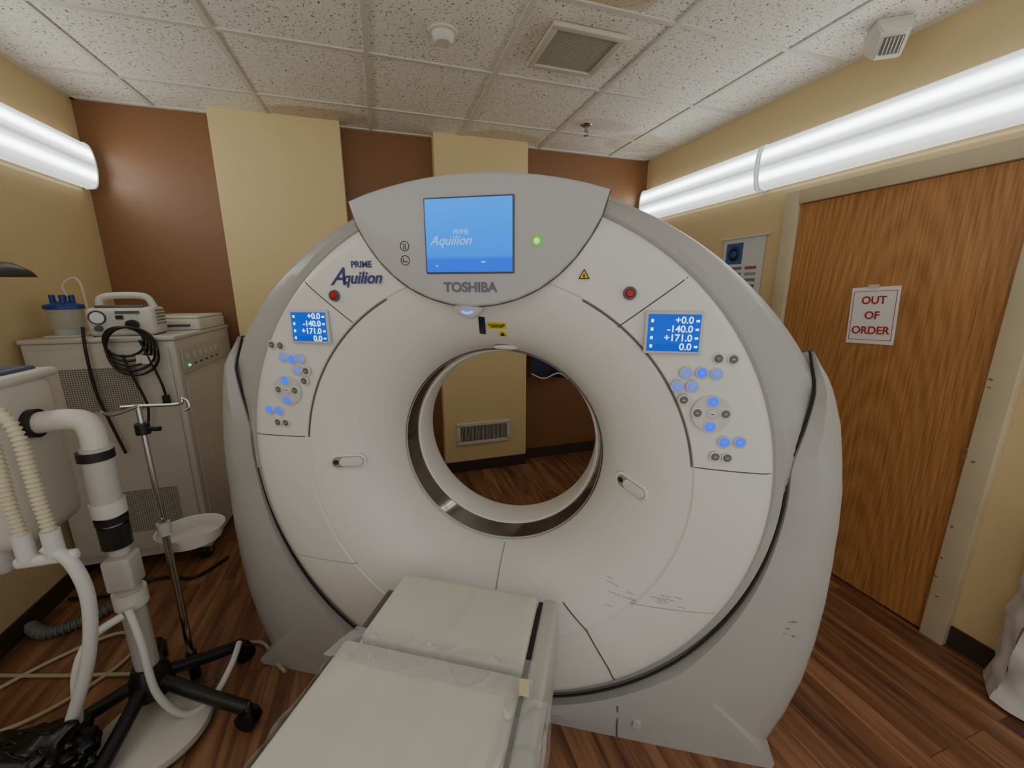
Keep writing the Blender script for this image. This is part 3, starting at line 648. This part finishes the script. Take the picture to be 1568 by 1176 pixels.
for k in range(2): cyl('screw_%d'%k,(-1.12+.02*k,1.478,1.24-.18*k),(-1.12+.02*k,1.475,1.24-.18*k),.008,dgrey,ij)
corr=mat('corrugated_hose_cream',(212,204,178),.45)
tube('corrugated_hose_1',[(-1.15,1.46,1.26),(-1.10,1.44,1.27),(-1.05,1.43,1.21),(-1.05,1.43,1.02),(-1.045,1.43,.90)],.0145,corr,ij,ridge=.014)
tube('corrugated_hose_2',[(-1.06,1.46,1.27),(-1.02,1.44,1.27),(-.99,1.43,1.20),(-.985,1.43,1.02),(-.98,1.43,.90)],.0145,corr,ij,ridge=.014)
hw=mat('white_hose',(214,214,212),.35)
for k,x in enumerate((-1.045,-.98)): cyl('hose_cuff_%d'%k,(x,1.43,.91),(x,1.43,.83),.022,hw,ij); box('hose_grip_%d'%k,(x+.01,1.43,.82),(.085,.03,.035),hw,ij,bev=.012)
tube('main_hose',[(-1.0,1.43,.86),(-.945,1.42,.80),(-.93,1.42,.66),(-.97,1.42,.45),(-1.06,1.42,.22),(-1.14,1.42,.03)],.018,hw,ij,n=14)
tube('second_hose',[(-.93,1.54,.50),(-.99,1.48,.48),(-1.03,1.45,.38),(-1.06,1.45,.20),(-1.12,1.46,.02)],.013,hw,ij,n=14)
tube('third_hose',[(-.91,1.54,.52),(-.88,1.51,.40),(-.86,1.49,.2),(-.80,1.50,.07),(-.73,1.55,.06),(-.69,1.64,.10),(-.685,1.74,.12)],.012,hw,ij,n=14)
iv=empty('iv_pole',(0,0,0)); ix,iy=-.86,1.74
cyl('lower_tube',(ix,iy,.12),(ix,iy,.75),.013,chrome,iv); cyl('upper_tube',(ix,iy,.72),(ix,iy,1.20),.009,chrome,iv)
cyl('collar',(ix,iy,.68),(ix,iy,.73),.022,gp,iv); cyl('clamp_knob',(ix,iy,1.09),(ix,iy,1.13),.022,black,iv); cyl('clamp_screw',(ix,iy-.0,1.11),(ix+.06,iy-.02,1.11),.009,black,iv)
tube('top_arm',[(ix-.05,iy,1.195),(ix,iy,1.195),(ix+.125,iy-.01,1.195),(ix+.14,iy-.01,1.215),(ix+.155,iy-.01,1.205),(ix+.157,iy-.01,1.18),(ix+.14,iy-.01,1.17)],.006,chrome,iv,n=8)
tube('top_arm_2',[(ix,iy,1.195),(ix-.02,iy-.10,1.195),(ix-.03,iy-.14,1.215)],.006,chrome,iv,n=8)
cyl('pole_foot',(ix,iy,.0),(ix,iy,.13),.02,blackp,iv)
tray=lathe('basin',[(.0005,.0),(.09,.0),(.105,.012),(.118,.06),(.124,.062),(.122,.056),(.108,.01),(.0005,.006)],offw,iv,axis='Z',n=40)
tray.location=(ix+.015,iy+.155,.55); tray.scale=(1.0,.9,1)
cyl('basin_bracket',(ix,iy,.60),(ix,iy+.06,.60),.008,chrome,iv)

# ---------------------------------------------------------------- floor items
cab=mat('cable_beige',(182,168,138),.5)
tube('floor_cable',[(-.50,1.64,.01),(-.56,1.72,.01),(-.64,1.84,.01),(-.80,1.85,.012),(-1.0,1.80,.012),(-1.25,1.86,.012),(-1.45,1.92,.01),(-1.70,2.0,.01)],.008,cab)
tube('floor_cable.001',[(-1.70,1.80,.012),(-1.50,2.0,.012),(-1.30,2.1,.012),(-1.18,2.0,.012),(-1.22,1.85,.012),(-1.40,1.70,.012),(-1.7,1.66,.012)],.008,cab)
tube('floor_hose',[(-1.71,2.25,.03),(-1.6,2.18,.03),(-1.45,2.25,.03),(-1.38,2.4,.03),(-1.40,2.52,.03)],.024,mat('grey_hose',(105,105,102),.5),ridge=.02)
tube('floor_cable.002',[(-1.68,2.45,.012),(-1.5,2.42,.012),(-1.3,2.50,.012),(-1.12,2.45,.012),(-1.0,2.6,.012)],.008,black)
bm=bmesh.new(); bmesh.ops.create_icosphere(bm,subdivisions=5,radius=1)
for v_ in bm.verts:
    p=v_.co.copy(); n_=noise.noise(p*1.8)*.25+abs(noise.noise(p*3.4))*.30
    v_.co=p*(1+n_); v_.co.x*=.20; v_.co.y*=.12; v_.co.z=max(-.12,v_.co.z*.13)
me=bpy.data.meshes.new('trash_bag'); bm.to_mesh(me); bm.free()
obj('trash_bag',me,mat('bag_black',(14,14,15),.2),None,(-1.19,1.37,.12),smooth=180)
el=empty('exam_lamp',(-.06,-.04,0.0))
lathe('shade',[(.0005,.05),(.05,.045),(.10,.01),(.115,-.015),(.108,-.014),(.04,.02)],blackp,el,axis='Z',n=32,off=(-1.545,2.49,1.675))
tube('arm',[(-1.545,2.49,1.72),(-1.60,2.42,1.76),(-1.665,2.35,1.74)],.012,blackp,el)

# ---------------------------------------------------------------- world + camera
w=bpy.data.worlds.new('world'); bpy.context.scene.world=w; w.use_nodes=True
w.node_tree.nodes['Background'].inputs[0].default_value=(1,.98,.95,1); w.node_tree.nodes['Background'].inputs[1].default_value=.85
cam=bpy.data.cameras.new('camera'); cam.lens=36*621/1568; cam.sensor_width=36; cam.clip_start=.02
co=bpy.data.objects.new('camera',cam); co.location=(0,0,1.6); co.rotation_euler=(math.radians(77),0,-math.radians(17.5)); COL.objects.link(co)
bpy.context.scene.camera=co
